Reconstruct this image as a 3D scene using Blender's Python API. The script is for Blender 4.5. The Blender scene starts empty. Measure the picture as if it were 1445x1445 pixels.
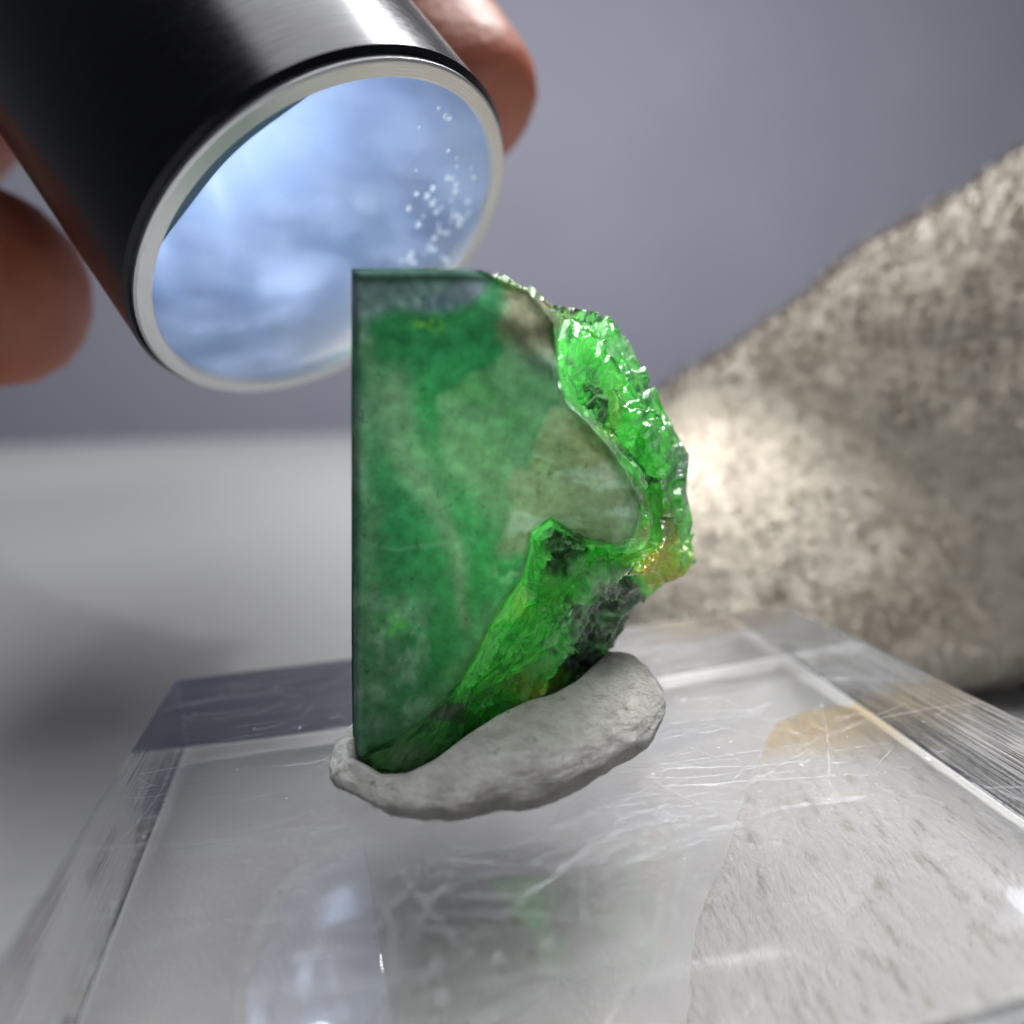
import bpy, bmesh, math, random
import numpy as np
from mathutils import Vector, Matrix
random.seed(7); rng = np.random.default_rng(7)
SC = bpy.context.scene
SC.unit_settings.system = 'METRIC'; SC.unit_settings.scale_length = 0.01      # one unit = one centimetre
COL = SC.collection

# ------------------------------------------------------------------ camera, world, lamps, exposure
FPX, IMG = 908.0, 1445.0
CZ, TOP, BASE = 2.95, 1.35, 0.07          # camera height, block top, block underside
PITCH, ROLL = math.atan2(173, 908), math.atan(0.03)
_fw = np.array([0, math.cos(PITCH), -math.sin(PITCH)]); _r = np.array([1., 0, 0]); _u = np.cross(_r, _fw)
_r2 = math.cos(ROLL)*_r - math.sin(ROLL)*_u; _u2 = math.sin(ROLL)*_r + math.cos(ROLL)*_u
CAMP = np.array([0, 0, CZ])
def at(x, y, Y):                           # the point at depth Y seen at photograph pixel (x, y)
    d = _fw + (x-IMG/2)/FPX*_r2 - (y-IMG/2)/FPX*_u2
    return CAMP + d*Y/d[1]
def onz(x, y, z):
    d = _fw + (x-IMG/2)/FPX*_r2 - (y-IMG/2)/FPX*_u2
    return CAMP + d*(z-CZ)/d[2]
cam = bpy.data.cameras.new('camera'); camo = bpy.data.objects.new('camera', cam); COL.objects.link(camo)
cam.sensor_width = 36.0; cam.lens = 36.0*FPX/IMG; cam.clip_start = 0.05; cam.clip_end = 2000
M = Matrix(((_r2[0], _u2[0], -_fw[0], 0), (_r2[1], _u2[1], -_fw[1], 0), (_r2[2], _u2[2], -_fw[2], CZ), (0, 0, 0, 1)))
camo.matrix_world = M
cam.dof.use_dof = True; cam.dof.focus_distance = 2.78
cam.dof.aperture_fstop = cam.lens*1e-3/(2*0.057); cam.dof.aperture_blades = 0
SC.camera = camo

W = bpy.data.worlds.new("World"); SC.world = W; W.use_nodes = True
bg = W.node_tree.nodes['Background']; bg.inputs[0].default_value = (0.80, 0.84, 1.0, 1); bg.inputs[1].default_value = 0.11
SC.view_settings.view_transform = 'Standard'; SC.view_settings.look = 'None'
SC.view_settings.exposure = 0.0; SC.view_settings.gamma = 1.0
SC.render.engine = 'CYCLES'
cy = SC.cycles
cy.max_bounces = 16; cy.transmission_bounces = 14; cy.glossy_bounces = 6; cy.diffuse_bounces = 5; cy.transparent_max_bounces = 16
cy.caustics_reflective = True; cy.caustics_refractive = True; cy.blur_glossy = 0.3
cy.sample_clamp_indirect = 12.0
cy.use_denoising = True

def area(name, loc, target, size, power, col=(1, 1, 1), spread=180, shape='SQUARE'):
    l = bpy.data.lights.new(name, 'AREA'); l.shape = shape; l.size = size; l.energy = power; l.color = col
    l.spread = math.radians(spread)
    o = bpy.data.objects.new(name, l); COL.objects.link(o); o.location = loc
    o.rotation_euler = (Vector(target)-Vector(loc)).to_track_quat('-Z', 'Y').to_euler()
    return o
# ceiling light of the room, high behind the table, and a small lamp overhead that streaks the barrel
area('ceiling_lamp', (5, 8, 54), (-2, 30, 0), 44, 41000, (0.985, 0.99, 1.0))
area('tube_lamp', (5.6, 11.6, 33.5), (0, 5, 3), 1.2, 1500, (0.97, 0.99, 1.0))

# the torch: lens centre, axis (pointing out of the lens), radius
TC = Vector((-0.8547, 3.6, 3.648)); TN = Vector((0.5639, -0.2973, -0.7705)).normalized(); TR = 1.08
tb = bpy.data.lights.new('torch_beam', 'SPOT'); tb.energy = 600; tb.color = (.95, .975, 1.0); tb.spot_size = math.radians(104); tb.spot_blend = 0.7; tb.shadow_soft_size = 0.26
tbo = bpy.data.objects.new('torch_beam', tb); COL.objects.link(tbo); tbo.location = TC + TN*0.03 + Vector((.12, .25, -.05)); tbo.rotation_euler = (TN + Vector((.05, 0, 0))).to_track_quat('-Z', 'Y').to_euler()
area('added_cloth_fill', (6.2, 6.8, 15.5), (2.2, 1.3, 0.05), 6.0, 270, (1.0, 0.995, 0.98), 34)  # unseen fill added to brighten the cloth through the block
sl = bpy.data.lights.new('torch_spill', 'SPOT'); sl.energy = 1400; sl.spot_size = math.radians(40); sl.spot_blend = 1.0; sl.shadow_soft_size = 0.3
slo = bpy.data.objects.new('torch_spill', sl); COL.objects.link(slo); slo.location = TC + TN*0.06 + Vector((.45, .2, .1)); slo.rotation_euler = (Vector((1.75, 5.2, 1.95))-slo.location).to_track_quat('-Z', 'Y').to_euler()

# ------------------------------------------------------------------ helpers
def nodes(name):
    m = bpy.data.materials.new(name); m.use_nodes = True; nt = m.node_tree; nt.nodes.clear()
    out = nt.nodes.new('ShaderNodeOutputMaterial')
    def N(t, ins=None, **kw):
        n = nt.nodes.new('ShaderNode'+t)
        for k, v in kw.items(): setattr(n, k, v)
        for k, v in (ins or {}).items():
            s = n.inputs[k]
            if isinstance(v, bpy.types.NodeSocket): nt.links.new(v, s)
            elif isinstance(v, bpy.types.Node): nt.links.new(v.outputs[0], s)
            else: s.default_value = v
        return n
    def end(sh, disp=None):
        nt.links.new(sh.outputs[0], out.inputs[0])
        return m
    return m, N, end
def ramp(N, fac, stops, interp='LINEAR'):
    n = N('ValToRGB', {0: fac}); r = n.color_ramp; r.interpolation = interp
    while len(r.elements) < len(stops): r.elements.new(0.5)
    for e, (p, c) in zip(r.elements, stops):
        e.position = p; e.color = (*c, 1) if len(c) == 3 else c
    return n
def g(v): return (v, v, v)
def coords(N, scale=(1, 1, 1), rot=(0, 0, 0)):
    tc = N('TexCoord'); return N('Mapping', {'Vector': tc.outputs['Object'], 'Scale': scale, 'Rotation': rot})
def obj(name, verts, faces, mat, parent=None, smooth=True, cols=None):
    me = bpy.data.meshes.new(name); me.from_pydata([tuple(map(float, v)) for v in verts], [], faces)
    bm = bmesh.new(); bm.from_mesh(me); bmesh.ops.recalc_face_normals(bm, faces=bm.faces); bm.to_mesh(me); bm.free()
    me.polygons.foreach_set('use_smooth', [smooth]*len(me.polygons))
    if cols is not None:
        a = me.color_attributes.new('tint', 'FLOAT_COLOR', 'POINT')
        c = np.ones((len(verts), 4), np.float32); c[:, :cols.shape[1]] = cols; a.data.foreach_set('color', c.ravel())
    for m_ in (mat if isinstance(mat, (list, tuple)) else [mat]): me.materials.append(m_)
    o = bpy.data.objects.new(name, me); COL.objects.link(o)
    if parent: o.parent = parent
    return o
def thing(name, label, cat, loc=(0, 0, 0), group=None):
    o = bpy.data.objects.new(name, None); COL.objects.link(o); o.location = loc; o.empty_display_size = 0.2
    o['label'] = label; o['category'] = cat
    if group: o['group'] = group
    return o
def child(o, p):                           # parent without moving
    o.parent = p; o.matrix_parent_inverse = Matrix.Translation(p.location).inverted(); return o
def tag(o, label, cat): o['label'] = label; o['category'] = cat; return o

# vectorised noise
def _h(i, s): 
    x = (i[..., 0].astype(np.int64)*374761393 + i[..., 1].astype(np.int64)*668265263 + i[..., 2].astype(np.int64)*2147483647 + s*974711) & 0xffffffff
    x = ((x ^ (x >> 13))*1274126177) & 0xffffffff; x = ((x ^ (x >> 16))*2246822519) & 0xffffffff
    return ((x ^ (x >> 15)) & 0xffffff)/float(0xffffff)
def vnoise(p, s=0):
    p = np.asarray(p, float); i = np.floor(p).astype(np.int64); f = p-i; f = f*f*(3-2*f); r = 0
    for a in (0, 1):
        for b in (0, 1):
            for c in (0, 1):
                w = (f[..., 0] if a else 1-f[..., 0])*(f[..., 1] if b else 1-f[..., 1])*(f[..., 2] if c else 1-f[..., 2])
                r = r + w*_h(i+np.array([a, b, c]), s)
    return r
def fbm(p, o=4, s=0):
    r = 0; a = 0.5; t = 0; p = np.asarray(p, float)
    for k in range(o): r = r+a*vnoise(p, s+k*17); t += a; a *= 0.5; p = p*2.03+11.7
    return r/t
def chips(p, s=0):                         # randomly tilted facets, one per voronoi cell
    i = np.floor(p).astype(np.int64); best = np.full(p.shape[0], 9e9); val = np.zeros(p.shape[0])
    for a in (-1, 0, 1):
        for b in (-1, 0, 1):
            for c in (-1, 0, 1):
                q = i+np.array([a, b, c]); ctr = q+np.stack([_h(q, s+1), _h(q, s+2), _h(q, s+3)], 1)
                d = p-ctr; dd = (d*d).sum(1)
                tilt = np.stack([_h(q, s+4), _h(q, s+5), _h(q, s+6)], 1)-0.5
                v = (d*tilt).sum(1)*1.6+(_h(q, s+7)-0.5)*0.9
                m = dd < best; best = np.where(m, dd, best); val = np.where(m, v, val)
    return val
def sstep(a, b, x): t = np.clip((x-a)/(b-a), 0, 1); return t*t*(3-2*t)
def resample(pts, n):
    pts = np.asarray(pts, float); d = np.r_[0, np.cumsum(np.linalg.norm(np.diff(pts[:, :2], axis=0), axis=1))]
    t = np.linspace(0, d[-1], n); return np.stack([np.interp(t, d, pts[:, k]) for k in range(pts.shape[1])], 1)
def grid_faces(r, c, wrap=False, off=0):
    F = []
    for i in range(r-1):
        for j in range(c if wrap else c-1):
            k = (j+1) % c; F.append((off+i*c+j, off+i*c+k, off+(i+1)*c+k, off+(i+1)*c+j))
    return F

# ------------------------------------------------------------------ setting: table and wall
m, N, end = nodes('white_table')
n1 = N('TexNoise', {'Vector': coords(N), 'Scale': 3.0, 'Detail': 6.0})
MAT_TABLE = end(N('BsdfPrincipled', {'Base Color': ramp(N, n1, [(0.3, (.455, .46, .465)), (0.7, (.495, .50, .505))]), 'Roughness': 0.55,
    'Normal': N('Bump', {'Height': N('TexNoise', {'Vector': coords(N), 'Scale': 40.0}), 'Strength': 0.15, 'Distance': 0.02})}))
table = obj('table', [(-90, -30, 0), (90, -30, 0), (90, 49, 0), (-90, 49, 0), (-90, -30, -2), (90, -30, -2), (90, 49, -2), (-90, 49, -2)],
    [(0, 1, 2, 3), (7, 6, 5, 4), (0, 4, 5, 1), (1, 5, 6, 2), (2, 6, 7, 3), (3, 7, 4, 0)], MAT_TABLE, smooth=False)
table['kind'] = 'structure'
m, N, end = nodes('lavender_wall_paint')
n1 = N('TexNoise', {'Vector': coords(N), 'Scale': 0.08, 'Detail': 4.0})
MAT_WALL = end(N('BsdfPrincipled', {'Base Color': ramp(N, n1, [(0.3, (.44, .44, .53)), (0.7, (.48, .48, .565))]), 'Roughness': 0.8}))
wall = obj('wall', [(-160, 75, -70), (160, 75, -70), (160, 75, 130), (-160, 75, 130), (-160, 78, -70), (160, 78, -70), (160, 78, 130), (-160, 78, 130)],
    [(0, 1, 2, 3), (7, 6, 5, 4), (0, 4, 5, 1), (1, 5, 6, 2), (2, 6, 7, 3), (3, 7, 4, 0)], MAT_WALL, smooth=False)
wall['kind'] = 'structure'

# ------------------------------------------------------------------ clear block
def scratch(N, rot, sx, sy, lo, hi, seed):
    n = N('TexNoise', {'Vector': coords(N, (sx, sy, 1), (0, 0, rot)), 'Scale': 1.0, 'Detail': 1.0, 'W': seed}, noise_dimensions='4D')
    k = N('TexNoise', {'Vector': coords(N, (1.1, 1.1, 1)), 'Scale': 1.3, 'Detail': 2.0, 'W': seed+3}, noise_dimensions='4D')
    a = ramp(N, n, [(lo, g(0)), (hi, g(1))]); b = ramp(N, k, [(0.52, g(0)), (0.70, g(1))])
    return N('Math', {0: a.outputs[0], 1: b.outputs[0]}, operation='MULTIPLY')
m, N, end = nodes('clear_acrylic_top')
ss = [scratch(N, r, a, b, lo, lo+.05, s) for r, a, b, lo, s in ((0.25, 1.2, 130, .69, 1), (0.5, .9, 110, .70, 5), (-0.5, 1.0, 120, .71, 9), (1.2, .9, 110, .72, 13), (0.05, .7, 150, .69, 21))]
acc = ss[0]
for s_ in ss[1:]: acc = N('Math', {0: acc.outputs[0], 1: s_.outputs[0]}, operation='MAXIMUM')
haze = ramp(N, N('TexNoise', {'Vector': coords(N), 'Scale': 2.2, 'Detail': 5.0}), [(0.35, g(0.003)), (0.75, g(0.018))])
bump = N('Bump', {'Height': acc.outputs[0], 'Strength': 0.12, 'Distance': 0.006})
glass = N('BsdfGlass', {'Color': (.89, .882, .878, 1), 'Roughness': 0.0, 'IOR': 1.58, 'Normal': bump})
dust = N('BsdfDiffuse', {'Color': (.85, .87, .9, 1)})
fac = N('Math', {0: N('Math', {0: acc.outputs[0], 1: 0.45}, operation='MULTIPLY').outputs[0], 1: haze.outputs[0]}, operation='ADD')
MAT_ACR_TOP = end(N('MixShader', {0: fac.outputs[0], 1: glass, 2: dust}))
m, N, end = nodes('clear_acrylic_sawn_side')
st = N('TexNoise', {'Vector': coords(N, (0.5, 0.5, 16)), 'Scale': 1.5, 'Detail': 3.0})
st2 = N('TexNoise', {'Vector': coords(N, (26, 26, 1.2)), 'Scale': 1.0, 'Detail': 3.0})
hh = N('Math', {0: st.outputs[0], 1: N('Math', {0: st2.outputs[0], 1: 0.35}, operation='MULTIPLY').outputs[0]}, operation='ADD')
MAT_ACR_SIDE = end(N('BsdfGlass', {'Color': (.97, .98, .985, 1), 'Roughness': 0.015, 'IOR': 1.58,
    'Normal': N('Bump', {'Height': hh.outputs[0], 'Strength': ramp(N, N('TexNoise', {'Vector': coords(N), 'Scale': 1.6, 'Detail': 4.0}), [(.42, g(.06)), (.60, g(.8))]).outputs[0], 'Distance': 0.03})}))
m, N, end = nodes('dark_banded_back_side')
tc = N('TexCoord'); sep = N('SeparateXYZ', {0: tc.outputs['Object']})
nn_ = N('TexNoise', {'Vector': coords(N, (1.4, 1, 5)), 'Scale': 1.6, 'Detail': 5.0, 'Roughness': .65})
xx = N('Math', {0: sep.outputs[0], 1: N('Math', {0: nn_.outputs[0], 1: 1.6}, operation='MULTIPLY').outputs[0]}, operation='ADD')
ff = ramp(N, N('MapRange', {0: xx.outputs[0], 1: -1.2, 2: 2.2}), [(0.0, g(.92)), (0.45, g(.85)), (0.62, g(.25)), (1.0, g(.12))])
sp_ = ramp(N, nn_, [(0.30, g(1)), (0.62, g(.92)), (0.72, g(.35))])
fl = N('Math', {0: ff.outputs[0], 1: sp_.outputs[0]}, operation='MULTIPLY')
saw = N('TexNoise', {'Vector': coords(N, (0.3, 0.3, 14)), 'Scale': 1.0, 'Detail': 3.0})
dark_band = N('BsdfDiffuse', {'Color': ramp(N, saw, [(.35, (.045, .048, .10)), (.65, (.11, .11, .19))])})  # dark reflected band painted into the back face, fading to the right
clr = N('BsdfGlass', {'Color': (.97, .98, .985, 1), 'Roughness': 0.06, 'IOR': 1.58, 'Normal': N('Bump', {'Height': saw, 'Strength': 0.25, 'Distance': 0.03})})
MAT_ACR_BACK = end(N('MixShader', {0: fl.outputs[0], 1: clr, 2: dark_band}))
BYAW = math.radians(13.08); BW, BD = 4.094, 2.80
BBL = Vector((-1.9933, 3.5150, 0)); bx = Vector((math.cos(BYAW), math.sin(BYAW), 0)); by = Vector((math.sin(BYAW), -math.cos(BYAW), 0))
bctr = BBL+bx*BW/2+by*BD/2
bm = bmesh.new(); bmesh.ops.create_cube(bm, size=1)
for v in bm.verts: v.co = Vector((v.co.x*BW, v.co.y*BD, (v.co.z+0.5)*(TOP-BASE)))
bmesh.ops.bevel(bm, geom=list(bm.edges), offset=0.022, segments=2, profile=0.6, affect='EDGES')
me = bpy.data.meshes.new('display_block'); 
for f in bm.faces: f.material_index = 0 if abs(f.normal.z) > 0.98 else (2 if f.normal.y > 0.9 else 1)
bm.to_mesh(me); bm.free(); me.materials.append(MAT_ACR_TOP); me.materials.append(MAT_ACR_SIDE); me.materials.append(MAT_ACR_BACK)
block = bpy.data.objects.new('display_block', me); COL.objects.link(block); block.location = (bctr.x, bctr.y, BASE); block.rotation_euler = (0, 0, BYAW)
tag(block, 'clear scratched acrylic block that carries the white putty and the green crystal', 'display block')

# ------------------------------------------------------------------ putty
m, N, end = nodes('white_putty')
n1 = N('TexNoise', {'Vector': coords(N), 'Scale': 9.0, 'Detail': 8.0, 'Roughness': 0.7})
n2 = N('TexNoise', {'Vector': coords(N, (1, 1, 3)), 'Scale': 22.0, 'Detail': 8.0, 'Roughness': 0.8})
cr = N('TexVoronoi', {'Vector': coords(N), 'Scale': 26.0}, feature='DISTANCE_TO_EDGE')
spk = ramp(N, N('TexNoise', {'Vector': coords(N), 'Scale': 15.0, 'Detail': 3.0}), [(0.66, g(0)), (0.74, g(1))])
c1 = ramp(N, n1, [(0.25, (.29, .28, .25)), (0.55, (.47, .46, .43)), (0.8, (.60, .59, .56))])
c2 = N('MixRGB', {0: spk.outputs[0], 1: c1.outputs[0], 2: (.16, .15, .12, 1)})
hgt = N('Math', {0: n2.outputs[0], 1: N('Math', {0: cr.outputs[0], 1: 0.3}, operation='MULTIPLY').outputs[0]}, operation='ADD')
MAT_PUTTY = end(N('BsdfPrincipled', {'Base Color': c2, 'Roughness': 0.62, 'Subsurface Weight': 0.12, 'Subsurface Radius': (.05, .05, .045),
    'Normal': N('Bump', {'Height': hgt.outputs[0], 'Strength': 0.8, 'Distance': 0.05})}))
nu, nv = 220, 120; PA = math.radians(19); V = []
for i in range(nv):
    ph = math.pi*(i/(nv-1)); cz = -math.cos(ph); sr = math.sin(ph)
    for j in range(nu):
        t = 2*math.pi*j/nu; V.append((math.copysign(abs(math.cos(t))**0.92, math.cos(t))*sr**0.72, math.copysign(abs(math.sin(t))**0.92, math.sin(t))*sr**0.72, cz))
V = np.array(V); L = V.copy()
hz = 0.195+0.05*L[:, 0]
und = 1-0.08*np.clip(.55-.5*(L[:, 2]+1), 0, 1)/.55
P = np.stack([L[:, 0]*0.745*und, L[:, 1]*(0.52-0.03*L[:, 0])*und, hz*(L[:, 2]*np.where(L[:, 2] < 0, 1, 1.0)+1)], 1)
P[:, 2] = np.maximum(P[:, 2]-0.05, 0.0)
dn = (fbm(P*3.5, 4, 3)-0.5)*0.10+(fbm(P*14, 4, 5)-0.5)*0.03+(fbm(P*np.array([30, 30, 50]), 3, 6)-.5)*0.016
P += V*dn[:, None]*np.array([1, 1, .8]); P[:, 2] = np.maximum(P[:, 2], 0.004)
ca, sa = math.cos(PA), math.sin(PA)
PW = np.stack([P[:, 0]*ca-P[:, 1]*sa-0.06, P[:, 0]*sa+P[:, 1]*ca+2.63, P[:, 2]+TOP], 1)
_b = np.array([(495,1071),(516,1083),(534,1097),(570,1097),(610,1077),(655,1042),(700,1012),(745,990),(780,981),(815,961),(852,926),(880,889)], float)
_bd = np.array([2.40, 2.46, 2.48, 2.50, 2.54, 2.60, 2.66, 2.72, 2.76, 2.82, 2.88, 2.94])
_v = PW-CAMP; _z = _v@_fw; _px = IMG/2+FPX*(_v@_r2)/_z; _py = IMG/2-FPX*(_v@_u2)/_z
_yb = np.interp(_px, _b[:, 0], _b[:, 1]); _dy = np.interp(_px, _b[:, 0], _bd)
_m = (_px > 490) & (_px < 880) & (_py < _yb) & (PW[:, 1] < _dy+.05)
PW[:, 2] = np.where(_m, np.maximum(PW[:, 2]-(_yb-_py)/FPX*_z*1.02, TOP+.004), PW[:, 2])
putty = obj('putty_lump', PW, grid_faces(nv, nu, True), MAT_PUTTY)
tag(putty, 'pale grey oval putty lump pressed under the green crystal', 'putty')

# ------------------------------------------------------------------ green crystal
GY = 2.42
A = [(497,381),(560,380),(640,379),(690,384),(700,391),(712,402),(745,411),(771,432),(781,455),(784,500),(790,545),(803,573),(830,598),(858,630),(885,668),(902,705),(905,728),(895,758),(878,770),
     (850,766),(830,760),(808,748),(790,738),(775,729),(760,734),(749,750),(742,788),(736,815),(712,845),(690,882),(665,930),(640,972),(612,1003),(585,1026),(560,1041),(530,1055),(512,1067),(498,1069)]
crystal = thing('crystal_specimen', 'green translucent crystal with polished front and rough broken edge, standing on putty', 'crystal', (0.05, 2.7, TOP+0.2))
# polished front: rings from the outline to a middle point, edge bevelled
na = 640
Aout = resample(A+[A[0]], na+1)[:-1]
ctr = np.array([640., 600.])
rel = Aout-ctr; R = np.linalg.norm(rel, axis=1); dirs = rel/R[:, None]
offs = [0, 1.5, 3, 5, 7, 9, 12, 15, 19, 24, 30, 37, 45, 54, 64]
rings = [np.maximum(R-o*np.clip(R/150, .6, 1), R*0.35) for o in offs]; base_r = rings[-1]
for k in range(1, 60): rings.append(base_r*(1-k/60))
rings = np.array(rings)
pix = ctr+dirs[None]*rings[..., None]
x, y = pix[..., 0], pix[..., 1]
def near(px, py, pts):
    o_ = np.full(px.shape, 1e9)
    for a_, b_ in pts: o_ = np.minimum(o_, (px-a_)**2+(py-b_)**2)
    return np.sqrt(o_)
d = np.minimum(near(x, y, Aout), 200)
dlobe = near(x, y, Aout[(Aout[:, 0] > 800) & (Aout[:, 1] > 585) & (Aout[:, 1] < 764)])
dchip = near(x, y, Aout[(Aout[:, 0] > 700) & (Aout[:, 1] < 470)])
dleft = near(x, y, Aout[Aout[:, 0] < 499])
q3 = np.stack([x*0.012, y*0.012, x*0], -1)
dep = 0.030*(1-sstep(0, 9, d))+0.02*(1-sstep(0, 3, d))
dep += 0.15*(1-np.clip(dlobe/60, 0, 1))**2.6
dep += 0.08*(1-sstep(0, 52, dchip))+0.05*(1-sstep(0, 60, dchip))*(fbm(q3*3, 4, 8)-.5)
dep += 0.03*(1-sstep(0, 14, dleft))
dep += 0.012*(fbm(q3*0.7, 3, 1)-0.5)
# jagged micro-chips along the straight edges
jag = (vnoise(np.stack([Aout[:, 0]*.09, Aout[:, 1]*.09, Aout[:, 0]*0], 1), 4)-.5)
rad = rings.copy(); rad[0] += jag*3.0; rad[1] += jag*1.5
pix = ctr+dirs[None]*rad[..., None]; x, y = pix[..., 0], pix[..., 1]
V = np.array([at(px, py, GY+dd) for px, py, dd in zip(x.ravel(), y.ravel(), dep.ravel())])
V = np.vstack([V, at(ctr[0], ctr[1], GY)])
nr = len(rings); F = grid_faces(nr, na, True); F += [((nr-1)*na+j, (nr-1)*na+(j+1) % na, nr*na) for j in range(na)]
# a short wall behind the bevel closes the slab's edge
wallv = np.array([at(ctr[0]+(px-ctr[0])*.985, ctr[1]+(py-ctr[1])*.985, GY+dd+0.08) for px, py, dd in zip(x[0], y[0], dep[0])])
off = len(V); V = np.vstack([V, wallv]); F += [(j, (j+1) % na, off+(j+1) % na, off+j) for j in range(na)]
# colour zones inside the crystal (clouds, veils, stains)
X = np.r_[x.ravel(), ctr[0], x[0]]; Y = np.r_[y.ravel(), ctr[1], y[0]]
q = np.stack([X*0.01, Y*0.01, X*0], 1)
wx = X+34*(fbm(q*1.1, 4, 20)-.5)+22*(fbm(q*3.2, 4, 24)-.5); wy = Y+34*(fbm(q*1.1, 4, 21)-.5)+22*(fbm(q*3.2, 4, 25)-.5)
def mixc(c, col, m_): return c*(1-m_[:, None])+np.array(col)*m_[:, None]
deep, mid, bright = (.012, .24, .085), (.04, .38, .12), (.05, .52, .11)
veil, beige, violet = (.30, .46, .30), (.50, .43, .29), (.33, .32, .47)
c = np.ones((len(X), 3))*np.array(mid)
c = mixc(c, deep, sstep(620, 560, wx)*sstep(430, 500, wy)*sstep(900, 760, wy))
c = mixc(c, deep, 0.85*sstep(550, 500, wy)*sstep(440, 470, wy))
c = mixc(c, deep, 0.5*sstep(0.45, 0.62, fbm(q*1.6, 4, 31)))
c = mixc(c, bright, 0.7*sstep(690, 860, wy)*sstep(590, 660, wx))
def pline(pts, w0, w1):                     # soft band along a broken line, wide at one end
    p_ = np.array(pts, float); bd = np.full(len(X), 1e9); bt = np.zeros(len(X))
    for i in range(len(p_)-1):
        a_, b_ = p_[i], p_[i+1]; e_ = b_-a_; t_ = np.clip(((wx-a_[0])*e_[0]+(wy-a_[1])*e_[1])/(e_@e_), 0, 1)
        dd_ = np.hypot(wx-a_[0]-t_*e_[0], wy-a_[1]-t_*e_[1]); m_ = dd_ < bd; bd = np.where(m_, dd_, bd); bt = np.where(m_, (i+t_)/(len(p_)-1), bt)
    return np.exp(-(bd/(w0+(w1-w0)*bt))**2)
# pale veil in the upper right, with a clear upper-left limit
v1 = sstep(-10, 10, (wx-617))*sstep(-9, 9, (wy-(560-(wx-617)*0.62)))*sstep(-14, 14, (wx-640)*0.72-(wy-668))
c = mixc(c, (.27, .34, .24), 0.88*v1*(0.6+0.4*fbm(q*4, 4, 33)))
c = mixc(c, (.10, .30, .09), 0.6*v1*sstep(.48, .62, fbm(q*2.2, 4, 34)))
c = mixc(c, (.36, .41, .31), 0.75*pline([(545, 560), (585, 655), (622, 726), (642, 790), (650, 880)], 34, 9))
c = mixc(c, (.33, .47, .27), 0.8*pline([(660, 640), (692, 690), (735, 745), (762, 735)], 40, 22))
c = mixc(c, (.32, .45, .33), 0.5*pline([(512, 470), (520, 620), (516, 800), (530, 900)], 12, 18))
# beige lobe on the right
bx_, by_ = .35*wx+.65*X, .35*wy+.65*Y
bl = sstep(-6, 6, (bx_-(768-(by_-600)*0.38)))*sstep(-7, 7, by_-(575+.25*(bx_-790)))*sstep(792, 770, by_)
bl = np.maximum(bl, sstep(712, 728, bx_)*sstep(660, 672, by_+.1*(bx_-720))*sstep(-8, 8, (bx_-722)*.8-(by_-705)))
c = mixc(c, beige, 0.92*bl*(0.75+0.25*fbm(q*3, 3, 35)))
c = mixc(c, (.80, .77, .70), 0.85*bl*sstep(0.52, 0.66, fbm(np.stack([wx*.012+wy*.006, wy*.05, wx*0], 1), 4, 36)))
c = mixc(c, (.34, .31, .12), 0.7*bl*sstep(680, 630, wy))
c = mixc(c, (.70, .72, .66), 0.5*bl*sstep(860, 900, X)*sstep(690, 720, Y))
# dark brown broken patch in the upper right corner
bc = sstep(700, 730, wx)*sstep(505, 470, wy)
c = mixc(c, (.46, .40, .25), 0.95*bc); c = mixc(c, (.16, .12, .06), 0.75*bc*sstep(452, 475, wy)); c = mixc(c, (.72, .65, .44), 0.8*bc*np.exp(-((wy-447)/9)**2)*sstep(0.4, 0.6, fbm(q*5, 3, 41)))
# violet-grey band under the top edge
vb = sstep(462, 440, wy+0.16*(wx-500))*sstep(700, 670, X)
c = mixc(c, violet, 0.85*vb*sstep(385, 402, Y))
c = mixc(c, (.035, .055, .065), 0.85*sstep(404, 392, Y)*sstep(705, 690, X))
c = mixc(c, (.75, .78, .90), 0.9*vb*sstep(0.52, 0.62, fbm(q*9, 4, 44))*np.exp(-((X-615)/45)**2-((Y-428)/16)**2))
c = mixc(c, (.10, .07, .30), 0.7*np.exp(-((wx-620)/34)**2-((wy-424)/7)**2))
c = mixc(c, (.45, .90, .05), 0.9*np.exp(-((X-605)/17)**2-((Y-458)/10)**2)*sstep(.42, .6, fbm(q*12, 3, 47)))
# whitish feathers, lower left, and the pale strip along the slanting edge
c = mixc(c, (.50, .66, .56), 0.95*sstep(0.46, 0.62, fbm(q*4.5, 5, 51))*sstep(800, 900, Y)*sstep(640, 560, X))
c = mixc(c, (.28, .42, .30), 0.55*sstep(840, 960, wy)*sstep(610, 540, wx))
dsl = np.abs((X-740)*0.80+(Y-815)*0.60+0.0)
sl = np.clip(1-d.ravel()/34, 0, 1); sl = np.r_[sl, 0, np.ones(na)]
c = mixc(c, (.36, .52, .34), 0.6*sl*sstep(820, 870, Y)*sstep(540, 580, X))
c = mixc(c, (.20, .95, .14), 0.9*np.exp(-((X-557)/19)**2-((Y-880)/15)**2)*sstep(.38, .55, fbm(q*11, 4, 57)))
c = mixc(c, (.60, .95, .55), 0.95*np.exp(-((X-722)/24)**2-((Y-808)/15)**2)*sstep(.42, .6, fbm(q*10, 4, 59)))
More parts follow.
